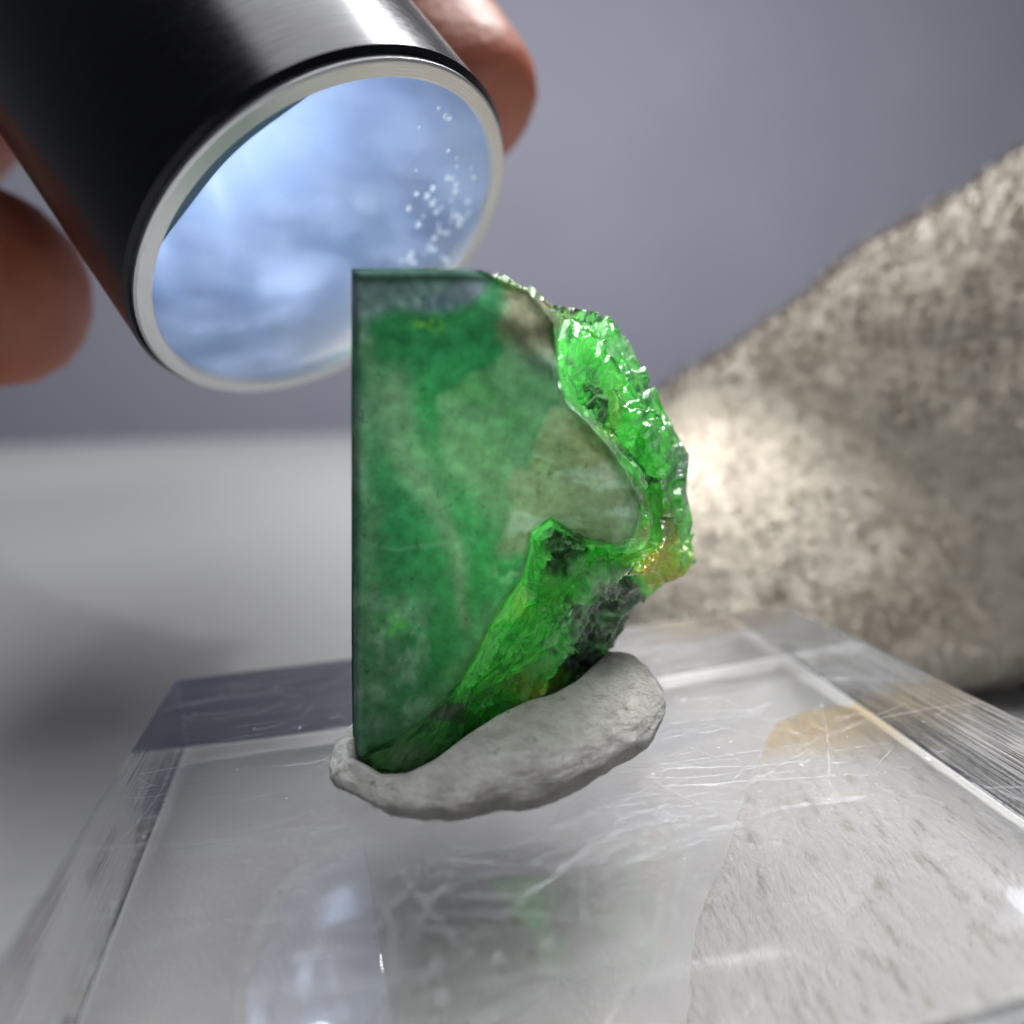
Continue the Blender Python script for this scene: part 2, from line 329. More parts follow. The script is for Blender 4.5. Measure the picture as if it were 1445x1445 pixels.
# left edge strip
le = sstep(508, 503, X)
c = mixc(c, (.05, .085, .075), 0.8*le*(0.5+.5*fbm(q*np.array([1, 5, 1]), 3, 61))); c = mixc(c, (.45, .55, .60), 0.55*sstep(506, 509, X)*sstep(528, 512, X)*sstep(.40, .62, fbm(q*np.array([2, 2.4, 1]), 4, 63))*sstep(760, 640, Y))
gsat = (c[:, 1]-c.max(1)*0)-(c[:, 0]+c[:, 2])/2
c = c*(0.80-0.18*np.clip(gsat*3, 0, 1))[:, None]
c = c*np.array([1.0, 1.04, 1.04]); c = mixc(c, (.20, .30, .25), .16*np.ones(len(X)))
edgem = np.r_[(1-sstep(9, 15, d.ravel())), 0, np.ones(na)]*np.clip(sstep(518, 512, X)+sstep(402, 396, Y), 0, 1)
edgem = np.maximum(edgem, np.r_[.9*(1-sstep(45, 70, dchip.ravel())), 0, np.ones(na)])*np.r_[np.ones(d.size+1), np.ones(na)]
m, N, end = nodes('cloudy_green_crystal')
att = N('Attribute', attribute_name='tint')
nf = N('TexNoise', {'Vector': coords(N), 'Scale': 16.0, 'Detail': 9.0, 'Roughness': 0.68})
hsv = N('HueSaturation', {'Value': ramp(N, nf, [(0.28, g(0.55)), (0.5, g(.95)), (0.72, g(1.45))]).outputs[0], 'Color': att.outputs['Color']})
spk = ramp(N, N('TexVoronoi', {'Vector': coords(N), 'Scale': 22.0}), [(0.015, g(1)), (0.04, g(0))])
colr = N('MixRGB', {0: N('Math', {0: spk.outputs[0], 1: .5}, operation='MULTIPLY').outputs[0], 1: hsv, 2: (.6, .75, .6, 1)})
wv = N('VectorMath', {0: coords(N, (1, 1, .55), (0, .35, 0)), 1: N('VectorMath', {0: N('TexNoise', {'Vector': coords(N), 'Scale': 1.6, 'Detail': 3.0}).outputs['Color'], 3: 0.45}, operation='SCALE').outputs[0]}, operation='ADD')
ve = N('TexVoronoi', {'Vector': wv, 'Scale': 2.6}, feature='DISTANCE_TO_EDGE')
vm = N('Math', {0: ramp(N, ve.outputs['Distance'], [(0.0, g(1)), (0.03, g(0))]).outputs[0], 1: ramp(N, N('TexNoise', {'Vector': coords(N), 'Scale': 3.1, 'Detail': 3.0}), [(.52, g(0)), (.70, g(.16))]).outputs[0]}, operation='MULTIPLY')
dk = ramp(N, N('TexNoise', {'Vector': coords(N), 'Scale': 34.0, 'Detail': 2.0}), [(.66, g(0)), (.74, g(.55))])
colr = N('MixRGB', {0: vm.outputs[0], 1: colr, 2: (.42, .60, .44, 1)})
colr = N('MixRGB', {0: dk.outputs[0], 1: colr, 2: (.02, .07, .035, 1)})
bmp = N('Bump', {'Height': N('TexNoise', {'Vector': coords(N), 'Scale': 30.0, 'Detail': 5.0}), 'Strength': 0.05, 'Distance': 0.02})
pr = N('BsdfPrincipled', {'Base Color': colr, 'Roughness': N('MapRange', {0: att.outputs['Alpha'], 3: .20, 4: .8}).outputs[0], 'Coat Weight': N('MapRange', {0: att.outputs['Alpha'], 3: .3, 4: 0}).outputs[0], 'Coat Roughness': 0.06, 'IOR': 1.45, 'Specular IOR Level': N('MapRange', {0: att.outputs['Alpha'], 3: .5, 4: 0.0}).outputs[0], 'Normal': bmp})
tr = N('BsdfTranslucent', {'Color': colr})
MAT_FACE = end(N('MixShader', {0: N('MapRange', {0: att.outputs['Alpha'], 3: .66, 4: .08}).outputs[0], 1: pr, 2: tr}))
face = child(obj('polished_face', V, F, MAT_FACE, cols=np.c_[np.clip(c, 0, 1), edgem]), crystal)

# rough broken side: loft from the face outline (A) over two middle lines to the far outline (B)
SEG = [ # A px, M1 px + depth, M2 px + depth, B px + depth
 ((700,391),(704,394,2.70),(708,398,2.90),(712,404,3.05)),
 ((745,411),(748,414,2.70),(752,418,2.90),(758,424,3.05)),
 ((781,455),(786,450,2.75),(800,436,2.98),(806,431,3.10)),
 ((784,490),(796,490,2.78),(826,468,2.90),(842,438,3.10)),
 ((787,525),(803,528,2.86),(840,500,2.86),(872,464,3.10)),
 ((795,560),(817,560,2.92),(862,540,2.84),(905,522,3.10)),
 ((830,598),(842,592,2.92),(888,580,2.82),(938,583,3.10)),
 ((858,630),(872,620,2.92),(915,615,2.82),(958,616,3.08)),
 ((885,668),(897,660,2.92),(928,650,2.84),(973,641,3.06)),
 ((902,705),(912,700,2.94),(938,690,2.86),(969,690,3.04)),
 ((905,728),(914,728,2.94),(942,728,2.84),(978,735,3.02)),
 ((893,760),(908,762,2.90),(938,765,2.80),(965,764,3.00)),
 ((850,766),(885,772,2.88),(925,790,2.76),(966,784,3.00)),
 ((830,760),(868,772,2.92),(905,808,2.70),(957,803,3.00)),
 ((808,748),(838,778,3.00),(872,806,2.66),(928,822,3.00)),
 ((775,729),(800,772,3.04),(845,810,2.64),(903,846,2.98)),
 ((749,750),(775,800,3.04),(815,838,2.62),(884,866,2.96)),
 ((742,788),(762,825,2.92),(802,868,2.62),(880,888,2.94)),
 ((736,815),(752,845,2.74),(790,886,2.60),(852,925,2.90)),
 ((712,845),(730,872,2.66),(768,908,2.60),(815,960,2.84)),
 ((690,882),(708,905,2.62),(740,938,2.60),(780,980,2.78)),
 ((665,930),(684,946,2.58),(708,966,2.58),(745,989,2.74)),
 ((640,972),(656,984,2.55),(676,998,2.58),(700,1011,2.68)),
 ((612,1003),(626,1014,2.52),(640,1026,2.55),(655,1041,2.62)),
 ((585,1026),(594,1040,2.50),(602,1056,2.52),(610,1076,2.56)),
 ((560,1041),(562,1058,2.48),(566,1076,2.50),(570,1096,2.53)),
 ((530,1055),(530,1068,2.47),(532,1082,2.49),(534,1096,2.52)),
 ((512,1067),(513,1071,2.47),(514,1076,2.49),(516,1082,2.54)),
 ((498,1068),(503,1068,2.52),(506,1068,2.62),(510,1068,2.75)),
 ((496,900),(500,900,2.55),(505,900,2.80),(511,900,3.05)),
 ((496,700),(500,700,2.55),(504,700,2.80),(510,700,3.10)),
 ((496,500),(500,500,2.55),(504,500,2.80),(510,500,3.10)),
 ((496,379),(501,386,2.55),(506,392,2.80),(513,400,3.05)),
 ((600,379),(601,385,2.55),(604,391,2.80),(608,398,3.05)),
 ((680,382),(682,387,2.60),(684,392,2.85),(688,399,3.05)),
 ((700,391),(704,394,2.70),(708,398,2.90),(712,404,3.05)),
]
ns = 1100
def line(k, dflt=None):
    rows = []
    for s_ in SEG:
        p = s_[k]; rows.append((p[0], p[1], p[2] if len(p) > 2 else GY+0.07))
    return np.array(rows, float)
LA, L1, L2, LB = line(0), line(1), line(2), line(3)
# common parameter: mean arc length
w = np.r_[0, np.cumsum(np.linalg.norm(np.diff((LA+L1+L2+LB)[:, :2]/4, axis=0), axis=1)+6)]
tt = np.linspace(0, w[-1], ns+1)[:-1]
ev = lambda Lk: np.stack([np.interp(tt, w, Lk[:, k]) for k in range(3)], 1)
EA, E1, E2, EB = map(ev, (LA, L1, L2, LB))
rows = []; vv = []
for (P0, P1, n) in ((EA, E1, 34), (E1, E2, 60), (E2, EB, 60)):
    for k in range(n): rows.append(P0+(P1-P0)*(k/n)); vv.append((len(vv)))
rows.append(EB); rows = np.array(rows); nrw = len(rows)
PX = rows.reshape(-1, 3)
G = np.array([at(*p) for p in PX]).reshape(nrw, ns, 3)
# back cap closes toward a far middle point
capc = at(720, 700, 3.15); caps = []
for k in range(1, 14):
    t = k/14; Q = G[-1]*(1-t)+capc*t; Q[:, 1] = Q[:, 1]+0.14*math.sin(math.pi/2*t); caps.append(Q)
G = np.concatenate([G, np.array(caps)], 0); nall = len(G)
# outward normals
du = np.roll(G, -1, 1)-np.roll(G, 1, 1); dv = np.gradient(G, axis=0); nn = np.cross(du, dv); nn /= (np.linalg.norm(nn, axis=2, keepdims=True)+1e-9)
for _ in range(6): nn = (np.roll(nn, 1, 1)+nn+np.roll(nn, -1, 1)); nn /= (np.linalg.norm(nn, axis=2, keepdims=True)+1e-9)
cc = G.reshape(-1, 3).mean(0)
if (nn*(G-cc)).sum() < 0: nn = -nn
Gf = G.reshape(-1, 3)
# strata run along the slanting edge: stretch the chips that way
ex = np.array([0.62, 0.1, 0.78]); ex /= np.linalg.norm(ex)
st_ = Gf-np.outer((Gf@ex), ex)*0.5
wob = np.stack([fbm(Gf*5, 3, 71), fbm(Gf*5, 3, 72), fbm(Gf*5, 3, 73)], 1)-0.5
disp = chips(st_*5.0+wob*0.8, 80)*0.040+chips(st_*11+wob*0.8, 90)*0.022+chips(st_*24+wob*0.8, 97)*0.010+(fbm(Gf*30, 3, 99)-.5)*0.006
wrp = Gf+0.10*wob; st2_ = wrp-np.outer(wrp@ex, ex)*0.72
rid = 1-np.abs(2*fbm(st2_*11, 3, 150)-1); rid = np.clip((rid-.62)/.38, 0, 1)**1.6
rid2 = 1-np.abs(2*fbm(st2_*27, 2, 160)-1); rid2 = np.clip((rid2-.6)/.4, 0, 1)**1.6
big = sstep(.40, .60, fbm(Gf*3.5, 3, 170))
seg = np.tile(np.interp(tt, w, np.arange(len(w))), nall); up = np.clip(1-sstep(9.5, 12, seg), 0, 1)
fine = chips(st_*11+wob*0.8, 90)*0.022+chips(st_*24+wob*0.8, 97)*0.010
disp = disp-.62*up*fine+.045*up*chips(st_*3.1+wob*.5, 83)+0.040*rid*(.35+.65*big)*(1-.75*up)+0.014*rid2*(1-.8*up)
rowt = np.repeat(np.arange(nall), ns); edge = np.clip(rowt/18.0, 0, 1)
isflat = np.tile((tt > np.interp(28.0, np.arange(len(w)), w)) & (tt < np.interp(34.0, np.arange(len(w)), w)), nall)
amp = edge*np.where(isflat, 0.15, 1.0)
lowp = np.tile(sstep(np.interp(21., np.arange(len(w)), w), np.interp(25., np.arange(len(w)), w), tt), nall)
amp = amp*(1-0.45*lowp)
# at the far outline keep the push mostly inward so that the outline stays
Gd = Gf+nn.reshape(-1, 3)*(disp*amp)[:, None]
Gd = np.vstack([Gd, capc+np.array([0, .14, 0])])
F = grid_faces(nall, ns, True); F += [((nall-1)*ns+j, (nall-1)*ns+(j+1) % ns, nall*ns) for j in range(ns)]
# colour of the broken rock: green crystal, rusty stains, dark grey matrix with crevice shade painted in, pale crust
PXa = np.vstack([PX, np.repeat(PX[-ns:][None], 13, 0).reshape(-1, 3), PX[-1:]])
X, Y = PXa[:, 0], PXa[:, 1]; qd = Gd
wx = X+34*(fbm(qd*9, 4, 110)-.5)*2; wy = Y+34*(fbm(qd*9, 4, 111)-.5)*2
c = np.ones((len(X), 3))*np.array((.035, .52, .03))
c = mixc(c, (.08, .72, .05), sstep(.45, .62, fbm(qd*6, 4, 112)))
c = mixc(c, (.012, .20, .02), sstep(.52, .68, fbm(qd*11, 4, 113)))
blob = lambda cx, cy, sx, sy: np.exp(-((wx-cx)/sx)**2-((wy-cy)/sy)**2)
rust = np.clip(blob(935, 770, 24, 62)+blob(765, 965, 44, 22)+.7*blob(862, 590, 12, 40)+blob(925, 800, 36, 16)+.3*blob(735, 850, 20, 12), 0, 1)
c = mixc(c, (.34, .15, .015), 0.92*rust)
dark = np.clip(blob(842, 876, 50, 34)+blob(872, 838, 34, 28)+blob(795, 772, 40, 36)+.9*blob(812, 930, 38, 24)+.8*blob(838, 575, 13, 48)+.7*blob(900, 690, 10, 60)+.8*blob(870,640,14,26)+.6*blob(625,1000,26,26), 0, 1)
c = mixc(c, np.array((.05, .054, .045)), 0.95*sstep(.25, .6, dark)); c = mixc(c, np.array((.34, .36, .32)), .75*sstep(.25, .6, dark)*sstep(.5, .9, np.r_[rid, 0]))  # silver glints painted onto the dark ridges
pale = np.clip(blob(830, 436, 36, 16)+.7*blob(880, 475, 18, 26)+.6*blob(832, 812, 46, 12)+.5*blob(590, 1075, 40, 14)+.6*blob(958, 655, 18, 18)+.35*blob(972, 735, 18, 40), 0, 1)
rowi = np.r_[rowt, nall]
outer = sstep(nrw-26, nrw-2, rowi)*sstep(.38, .58, fbm(qd*7, 3, 140))*np.r_[up, 0]
c = mixc(c, (.62, .74, .60), np.maximum(0.75*pale, .7*outer))
upc = np.r_[up, 0]
rg = np.r_[rid*(.35+.65*big), 0]; rg2 = np.r_[rid2, 0]
c = c*(0.62+0.75*np.clip(rg*1.1+rg2*.5+.25+.3*upc, 0, 1)+1.0*(1-upc)*(1-sstep(.2, .5, dark)))[:, None]; c = c*(1+.5*(1-upc)*(1-sstep(.2, .5, dark)))[:, None]      # groove shade, ridge light and a lower-part lift painted into the tint
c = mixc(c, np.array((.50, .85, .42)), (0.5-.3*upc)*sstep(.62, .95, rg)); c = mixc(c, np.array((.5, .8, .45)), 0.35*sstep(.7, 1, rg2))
hid = np.zeros(len(X)); hid[nrw*ns:] = 1.0; hid[:nrw*ns] = np.tile(isflat[:ns].astype(float), nrw)*(Y[:nrw*ns] > 425)
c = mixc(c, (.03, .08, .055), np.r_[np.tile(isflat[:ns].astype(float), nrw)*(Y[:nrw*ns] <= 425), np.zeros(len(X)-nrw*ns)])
hid[:40*ns] = 0
sg_ = np.r_[seg, 0]; c = mixc(c, (.34, .28, .16), 1.0*((sg_ < 2.3)|(sg_ > 34.2))*(.6+.4*fbm(qd*12, 3, 180))*np.r_[np.ones(nrw*ns), np.zeros(len(X)-nrw*ns)])
tip = sstep(22, 25, sg_)*(sg_ < 28); c = mixc(c, (.22, .85, .24), .6*tip)  # tip tint lifted to offset the shade it sits in
c = mixc(c, (.62, .80, .66), 0.9*hid)  # unseen back paled so torch light reaches the face untinted
c[:40*ns] = mixc(c[:40*ns], (.018, .03, .024), np.tile(isflat[:ns].astype(float), 40))      # front collar darkened to block torch light
m, N, end = nodes('broken_green_crystal')
att = N('Attribute', attribute_name='tint')
n1 = N('TexNoise', {'Vector': coords(N), 'Scale': 22.0, 'Detail': 8.0, 'Roughness': 0.7})
hsv = N('HueSaturation', {'Value': ramp(N, n1, [(0.3, g(0.75)), (0.7, g(1.25))]).outputs[0], 'Color': att.outputs['Color']})
vo = N('TexVoronoi', {'Vector': coords(N, (1.6, 1, .8), (0, .67, 0)), 'Scale': 16.0, 'Randomness': 1.0}, feature='F1')
hb = N('Math', {0: vo.outputs['Distance'], 1: N('TexNoise', {'Vector': coords(N, (3.0, 1, .7), (0, .67, 0)), 'Scale': 14.0, 'Detail': 4.0}).outputs[0]}, operation='ADD')
bmp = N('Bump', {'Height': hb.outputs[0], 'Strength': 0.4, 'Distance': 0.03})
tr = N('BsdfTranslucent', {'Color': hsv, 'Normal': bmp})
gl = N('BsdfGlass', {'Color': N('MixRGB', {0: .55, 1: hsv, 2: (.35, 1, .35, 1)}), 'Roughness': 0.03, 'IOR': 1.55, 'Normal': bmp})
pr = N('BsdfPrincipled', {'Base Color': hsv, 'Roughness': 0.14, 'IOR': 1.9, 'Normal': bmp})
lum = N('SeparateColor', {0: att.outputs['Color']})
tm = N('MapRange', {0: lum.outputs[1], 1: 0.06, 2: 0.35, 3: 0.10, 4: 0.72})
s0 = N('MixShader', {0: 0.55, 1: tr, 2: gl})
s1 = N('MixShader', {0: N('MapRange', {0: N('Fresnel', {'IOR': 1.6, 'Normal': bmp}).outputs[0], 3: 0.03, 4: 0.9}).outputs[0], 1: s0, 2: N('BsdfGlossy', {'Color': (1, 1, 1, 1), 'Roughness': 0.30, 'Normal': bmp})})
MAT_ROUGH = end(N('MixShader', {0: tm.outputs[0], 1: pr, 2: s1}))
m, N, end = nodes('dark_edge_collar')  # dark opaque collar added to shade the face edge from the torch
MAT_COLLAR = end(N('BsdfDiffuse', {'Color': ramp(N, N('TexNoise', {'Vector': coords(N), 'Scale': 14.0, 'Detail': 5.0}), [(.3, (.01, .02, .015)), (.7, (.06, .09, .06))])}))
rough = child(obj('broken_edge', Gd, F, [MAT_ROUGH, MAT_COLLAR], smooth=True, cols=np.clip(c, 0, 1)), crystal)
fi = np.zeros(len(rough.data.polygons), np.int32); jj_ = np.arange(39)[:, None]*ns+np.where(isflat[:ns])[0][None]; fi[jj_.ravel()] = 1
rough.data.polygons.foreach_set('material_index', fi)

# ------------------------------------------------------------------ torch
torch = thing('torch', 'dark brushed steel torch with a lit lens held above the crystal', 'torch', tuple(TC))
torch.rotation_euler = (-TN).to_track_quat('Z', 'Y').to_euler()      # local +z runs up the barrel
def lathe(name, prof, mat, parent, n=160, smooth=True, closed=False):
    V = [(r*math.cos(2*math.pi*j/n), r*math.sin(2*math.pi*j/n), z) for r, z in prof for j in range(n)]
    F = grid_faces(len(prof), n, True)
    if closed: F += [((len(prof)-1)*n+j, (len(prof)-1)*n+(j+1) % n, (j+1) % n, j) for j in range(n)]
    o = obj(name, V, F, mat, parent, smooth)
    mod = o.modifiers.new('edge', 'EDGE_SPLIT'); mod.split_angle = math.radians(28)
    return o
m, N, end = nodes('brushed_dark_steel')
tc = N('TexCoord'); sep = N('SeparateXYZ', {0: tc.outputs['Object']})
ang = N('Math', {0: sep.outputs[1], 1: sep.outputs[0]}, operation='ARCTAN2')
cv = N('CombineXYZ', {0: N('Math', {0: ang, 1: 2.2}, operation='MULTIPLY').outputs[0], 1: 0.0, 2: N('Math', {0: sep.outputs[2], 1: 60}, operation='MULTIPLY').outputs[0]})
br = N('TexNoise', {'Vector': cv, 'Scale': 1.6, 'Detail': 6.0, 'Roughness': 0.7})
pit = N('TexNoise', {'Vector': N('CombineXYZ', {0: N('Math', {0: ang, 1: 18}, operation='MULTIPLY').outputs[0], 1: 0.0, 2: N('Math', {0: sep.outputs[2], 1: 40}, operation='MULTIPLY').outputs[0]}), 'Scale': 1.0, 'Detail': 5.0})
MAT_STEEL = end(N('BsdfPrincipled', {'Base Color': ramp(N, br, [(0.3, (.020, .020, .022)), (0.7, (.040, .040, .043))]), 'Metallic': 1.0,
    'Roughness': ramp(N, pit, [(0.3, g(.19)), (0.7, g(.27))]).outputs[0], 
    'Normal': N('Bump', {'Height': N('Math', {0: br.outputs[0], 1: pit.outputs[0]}, operation='ADD').outputs[0], 'Strength': 0.04, 'Distance': 0.01})}))
m, N, end = nodes('turned_steel_lip')
tc = N('TexCoord'); sep = N('SeparateXYZ', {0: tc.outputs['Object']})
rr = N('Math', {0: N('VectorMath', {0: N('CombineXYZ', {0: sep.outputs[0], 1: sep.outputs[1], 2: 0.0})}, operation='LENGTH').outputs['Value'], 1: 420.0}, operation='MULTIPLY')
gr = N('Math', {0: rr}, operation='SINE')
MAT_LIP = end(N('BsdfPrincipled', {'Base Color': (.62, .62, .62, 1), 'Metallic': 0.9, 'Roughness': 0.38,
    'Normal': N('Bump', {'Height': gr.outputs[0], 'Strength': 0.08, 'Distance': 0.004})}))
lathe('barrel', [(1.049, 0.035), (1.068, 0.03), (1.082, 0.05), (1.082, 6.8), (1.0, 9.0), (0.99, 9.1), (0.0, 9.1)], MAT_STEEL, torch)
lathe('lip', [(0.975, 0.05), (0.978, 0.006), (0.985, 0.0), (1.045, 0.0), (1.055, 0.010), (1.050, 0.05)], MAT_LIP, torch, closed=True)
m, N, end = nodes('frosted_reflector')
nz = N('TexNoise', {'Vector': coords(N), 'Scale': 0.95, 'Detail': 1.0})
sepr = N('SeparateXYZ', {0: N('TexCoord').outputs['Object']}); angr = N('Math', {0: sepr.outputs[1], 1: sepr.outputs[0]}, operation='ARCTAN2')
flr = N('Math', {0: N('Math', {0: N('Math', {0: angr, 1: 5.0}, operation='MULTIPLY').outputs[0], 1: 1.3}, operation='ADD').outputs[0]}, operation='SINE')
rfh = N('Math', {0: nz.outputs[0], 1: N('Math', {0: flr, 1: .16}, operation='MULTIPLY').outputs[0]}, operation='ADD')
gl = N('BsdfGlossy', {'Color': (.40, .46, .56, 1), 'Roughness': 0.36, 'Normal': N('Bump', {'Height': rfh.outputs[0], 'Strength': 0.8, 'Distance': 0.5})})
df = N('BsdfDiffuse', {'Color': (.32, .40, .58, 1)})
MAT_REFL = end(N('MixShader', {0: 0.55, 1: gl, 2: df}))
prof = [(0.976, 0.05)]+[(0.20+0.776*math.sqrt(1-k/20), 0.05+1.25*(k/20)) for k in range(1, 21)]
lathe('reflector', prof, MAT_REFL, torch)
m, N, end = nodes('led_light')
MAT_LED = end(N('Emission', {'Color': (.90, .95, 1, 1), 'Strength': 46.0}))
lathe('light_chip', [(0.0, 1.18), (0.12, 1.19), (0.19, 1.24), (0.205, 1.31)], MAT_LED, torch, 48)
m, N, end = nodes('teal_crescent')
MAT_CRESC = end(N('BsdfPrincipled', {'Base Color': (.06, .15, .20, 1), 'Roughness': .5}))  # added dark arc standing in for the dark reflection inside the lens
rotm = torch.rotation_euler.to_matrix(); want = Vector(at(330, 195, 3.3))-TC; wl = rotm.inverted() @ want; a0 = math.atan2(wl.y, wl.x)
V = []; F = []; na_ = 40
for i in range(na_+1):
    t = i/na_; a_ = a0+math.radians(-38+76*t); ri = 0.965-(.105+.012*math.sin(9*t))*math.sin(math.pi*t)
    for (r_, z_) in ((.968, .06), (ri, .075), (ri, .10), (.968, .13)): V.append((r_*math.cos(a_), r_*math.sin(a_), z_))
for i in range(na_):
    for k in range(3): F.append((i*4+k, i*4+k+1, i*4+5+k, i*4+4+k))
obj('dark_crescent', V, F, MAT_CRESC, torch)
m, N, end = nodes('thin_lens_glass')
fr = N('LayerWeight', {'Blend': 0.12})
sm = ramp(N, N('TexNoise', {'Vector': coords(N, (1, 2.2, 1)), 'Scale': 2.0, 'Detail': 4.0}), [(0.42, g(0.0)), (0.75, g(0.20))])
s0 = N('MixShader', {0: fr.outputs['Fresnel'], 1: N('BsdfTransparent', {0: (.95, .97, 1, 1)}), 2: N('BsdfGlossy', {'Color': (1, 1, 1, 1), 'Roughness': 0.03})})
MAT_LENS = end(N('MixShader', {0: sm.outputs[0], 1: s0, 2: N('BsdfTranslucent', {0: (.8, .88, 1, 1)})}))
lens = lathe('lens', [(0.0, 0.045), (0.3, 0.045), (0.979, 0.045)], MAT_LENS, torch, 96)
m, N, end = nodes('water_specks')
MAT_SPECK = end(N('MixShader', {0: 0.4, 1: N('BsdfTranslucent', {0: (.9, .95, 1, 1)}), 2: N('BsdfGlossy', {0: (1, 1, 1, 1), 'Roughness': 0.15})}))
bm = bmesh.new()
for k in range(60):
    # specks gather on the side of the lens away from the hand
    a_ = rng.normal(2.6, 0.55); r_ = 0.9*math.sqrt(rng.uniform(.25, .97)); s_ = rng.uniform(.008, .024)
    bmesh.ops.create_icosphere(bm, subdivisions=1, radius=s_, matrix=Matrix.Translation((r_*math.cos(a_), r_*math.sin(a_), 0.040)) @ Matrix.Diagonal((1, 1, .5, 1)))
me = bpy.data.meshes.new('dust_specks'); bm.to_mesh(me); bm.free(); me.materials.append(MAT_SPECK)
sp = bpy.data.objects.new('dust_specks', me); COL.objects.link(sp); sp.parent = torch; sp['kind'] = 'stuff'

# ------------------------------------------------------------------ the hand that holds the torch
m, N, end = nodes('skin')
n1 = N('TexNoise', {'Vector': coords(N), 'Scale': 2.0, 'Detail': 5.0})
n2 = N('TexVoronoi', {'Vector': coords(N), 'Scale': 12.0})
MAT_SKIN = end(N('BsdfPrincipled', {'Base Color': ramp(N, n1, [(0.3, (.28, .078, .042)), (0.7, (.36, .118, .066))]), 'Roughness': 0.48,
    'Subsurface Weight': 0.5, 'Subsurface Radius': (.55, .16, .08), 'Subsurface Scale': 0.6,
    'Normal': N('Bump', {'Height': n2.outputs[0], 'Strength': 0.2, 'Distance': 0.03})}))
chain = {
 'palm': [((-3.6, 7.9, 7.6), 1.45)],
}
Vh = [(-3.4, 7.6, 7.8)]; Rh = [1.5]; Eh = []
def limb(start, pts):
    prev = start
    for p, r in pts:
        Vh.append(tuple(p)); Rh.append(r); Eh.append((prev, len(Vh)-1)); prev = len(Vh)-1
    return prev
limb(0, [((-5.2, 9.6, 9.6), 1.6), ((-8.6, 13.5, 13.2), 2.1), ((-14, 20, 19), 2.9)])                       # wrist, forearm
T = lambda x, y, Y: tuple(at(x, y, Y))
limb(0, [((-4.9, 6.6, 6.4), 1.05), ((-5.0, 5.4, 4.75), 0.72), (T(-210, 360, 4.8), 0.85), (T(-25, 405, 4.5), 0.78), (T(58, 445, 4.3), 0.55)])    # thumb
limb(0, [((-2.1, 7.3, 7.5), 0.95), (T(500, -70, 5.7), 0.66), (T(590, 50, 5.1), 0.56), (T(660, 150, 4.85), 0.60), (T(690, 195, 4.75), 0.47)])       # index
limb(0, [((-2.3, 7.6, 6.9), 0.95), (T(420, 60, 6.2), 0.70), (T(540, 240, 5.6), 0.60), (T(632, 330, 5.25), 0.42)])                              # middle
limb(0, [((-2.6, 6.9, 8.6), 0.9), ((-1.8, 5.9, 8.6), 0.72), ((-1.7, 4.7, 7.9), 0.62), ((-2.0, 4.1, 7.2), 0.5)])                                  # ring
limb(0, [((-3.4, 6.7, 9.4), 0.85), ((-2.8, 5.6, 9.6), 0.66), ((-2.7, 4.6, 9.1), 0.56), ((-2.9, 3.9, 8.5), 0.44)])                                # little
me = bpy.data.meshes.new('person'); me.from_pydata(Vh, Eh, [])
hand = bpy.data.objects.new('person', me); COL.objects.link(hand)
sk = hand.modifiers.new('skin', 'SKIN'); sk.use_smooth_shade = True
for i, v in enumerate(me.skin_vertices[0].data): v.radius = (Rh[i], Rh[i]); v.use_root = (i == 0)
sub = hand.modifiers.new('subsurf', 'SUBSURF'); sub.levels = 2; sub.render_levels = 2
me.materials.append(MAT_SKIN)
m, N, end = nodes('fingernail')
MAT_NAIL = end(N('BsdfPrincipled', {'Base Color': (.78, .55, .42, 1), 'Roughness': .3, 'Subsurface Weight': .3, 'Subsurface Radius': (.2, .08, .05)}))
bm = bmesh.new(); bmesh.ops.create_uvsphere(bm, u_segments=32, v_segments=16, radius=1.0)
nd = Vector(at(726, 150, 4.78)-at(655, 40, 5.0)).normalized(); nup = Vector((.50, -.30, .81)); nup = (nup-nup.dot(nd)*nd).normalized(); nsd = nd.cross(nup)
nc = Vector(at(690, 72, 4.88))
for v in bm.verts:
    u_ = v.co.copy(); v.co = nc+nd*(u_.x*.36)+nsd*(u_.y*.27)+nup*(u_.z*.05-.10*u_.y*u_.y-.05*u_.x*u_.x)
me2 = bpy.data.meshes.new('fingernail'); bm.to_mesh(me2); bm.free(); me2.polygons.foreach_set('use_smooth', [True]*len(me2.polygons)); me2.materials.append(MAT_NAIL)
nail = bpy.data.objects.new('fingernail', me2); COL.objects.link(nail); nail.parent = hand
tag(hand, "person's bare hand gripping the steel torch from behind, fingertips blurred", 'person')

# ------------------------------------------------------------------ fleece sleeve and the cloth under the block
m, N, end = nodes('beige_fleece')
n1 = N('TexNoise', {'Vector': coords(N), 'Scale': 1.4, 'Detail': 6.0, 'Roughness': 0.7})
n2 = N('TexNoise', {'Vector': coords(N, (.75, 1, 1.7), (0, .55, 0)), 'Scale': 4.5, 'Detail': 4.0})
c1 = ramp(N, n1, [(0.3, (.30, .265, .215)), (0.7, (.335, .30, .245))])
c2 = N('MixRGB', {0: ramp(N, n2, [(.46, g(0)), (.68, g(.35))]).outputs[0], 1: c1, 2: (.39, .35, .29, 1)})
kn = N('TexVoronoi', {'Vector': coords(N, (.62, 1, 1.5), (0, .62, 0)), 'Scale': 7.5, 'Randomness': .75}, feature='SMOOTH_F1')
kd = ramp(N, kn.outputs['Distance'], [(.12, g(0)), (.62, g(.28))])
c3 = N('MixRGB', {0: kd.outputs[0], 1: c2, 2: (.16, .13, .098, 1)})
MAT_FLEECE = end(N('BsdfPrincipled', {'Base Color': c3, 'Roughness': 0.9, 'Sheen Weight': 0.4, 'Sheen Roughness': 0.5, 'Normal': N('Bump', {'Height': kn.outputs['Distance'], 'Strength': .3, 'Distance': -.06})}))
m, N, end = nodes('white_fleece')
att = N('Attribute', attribute_name='tint')
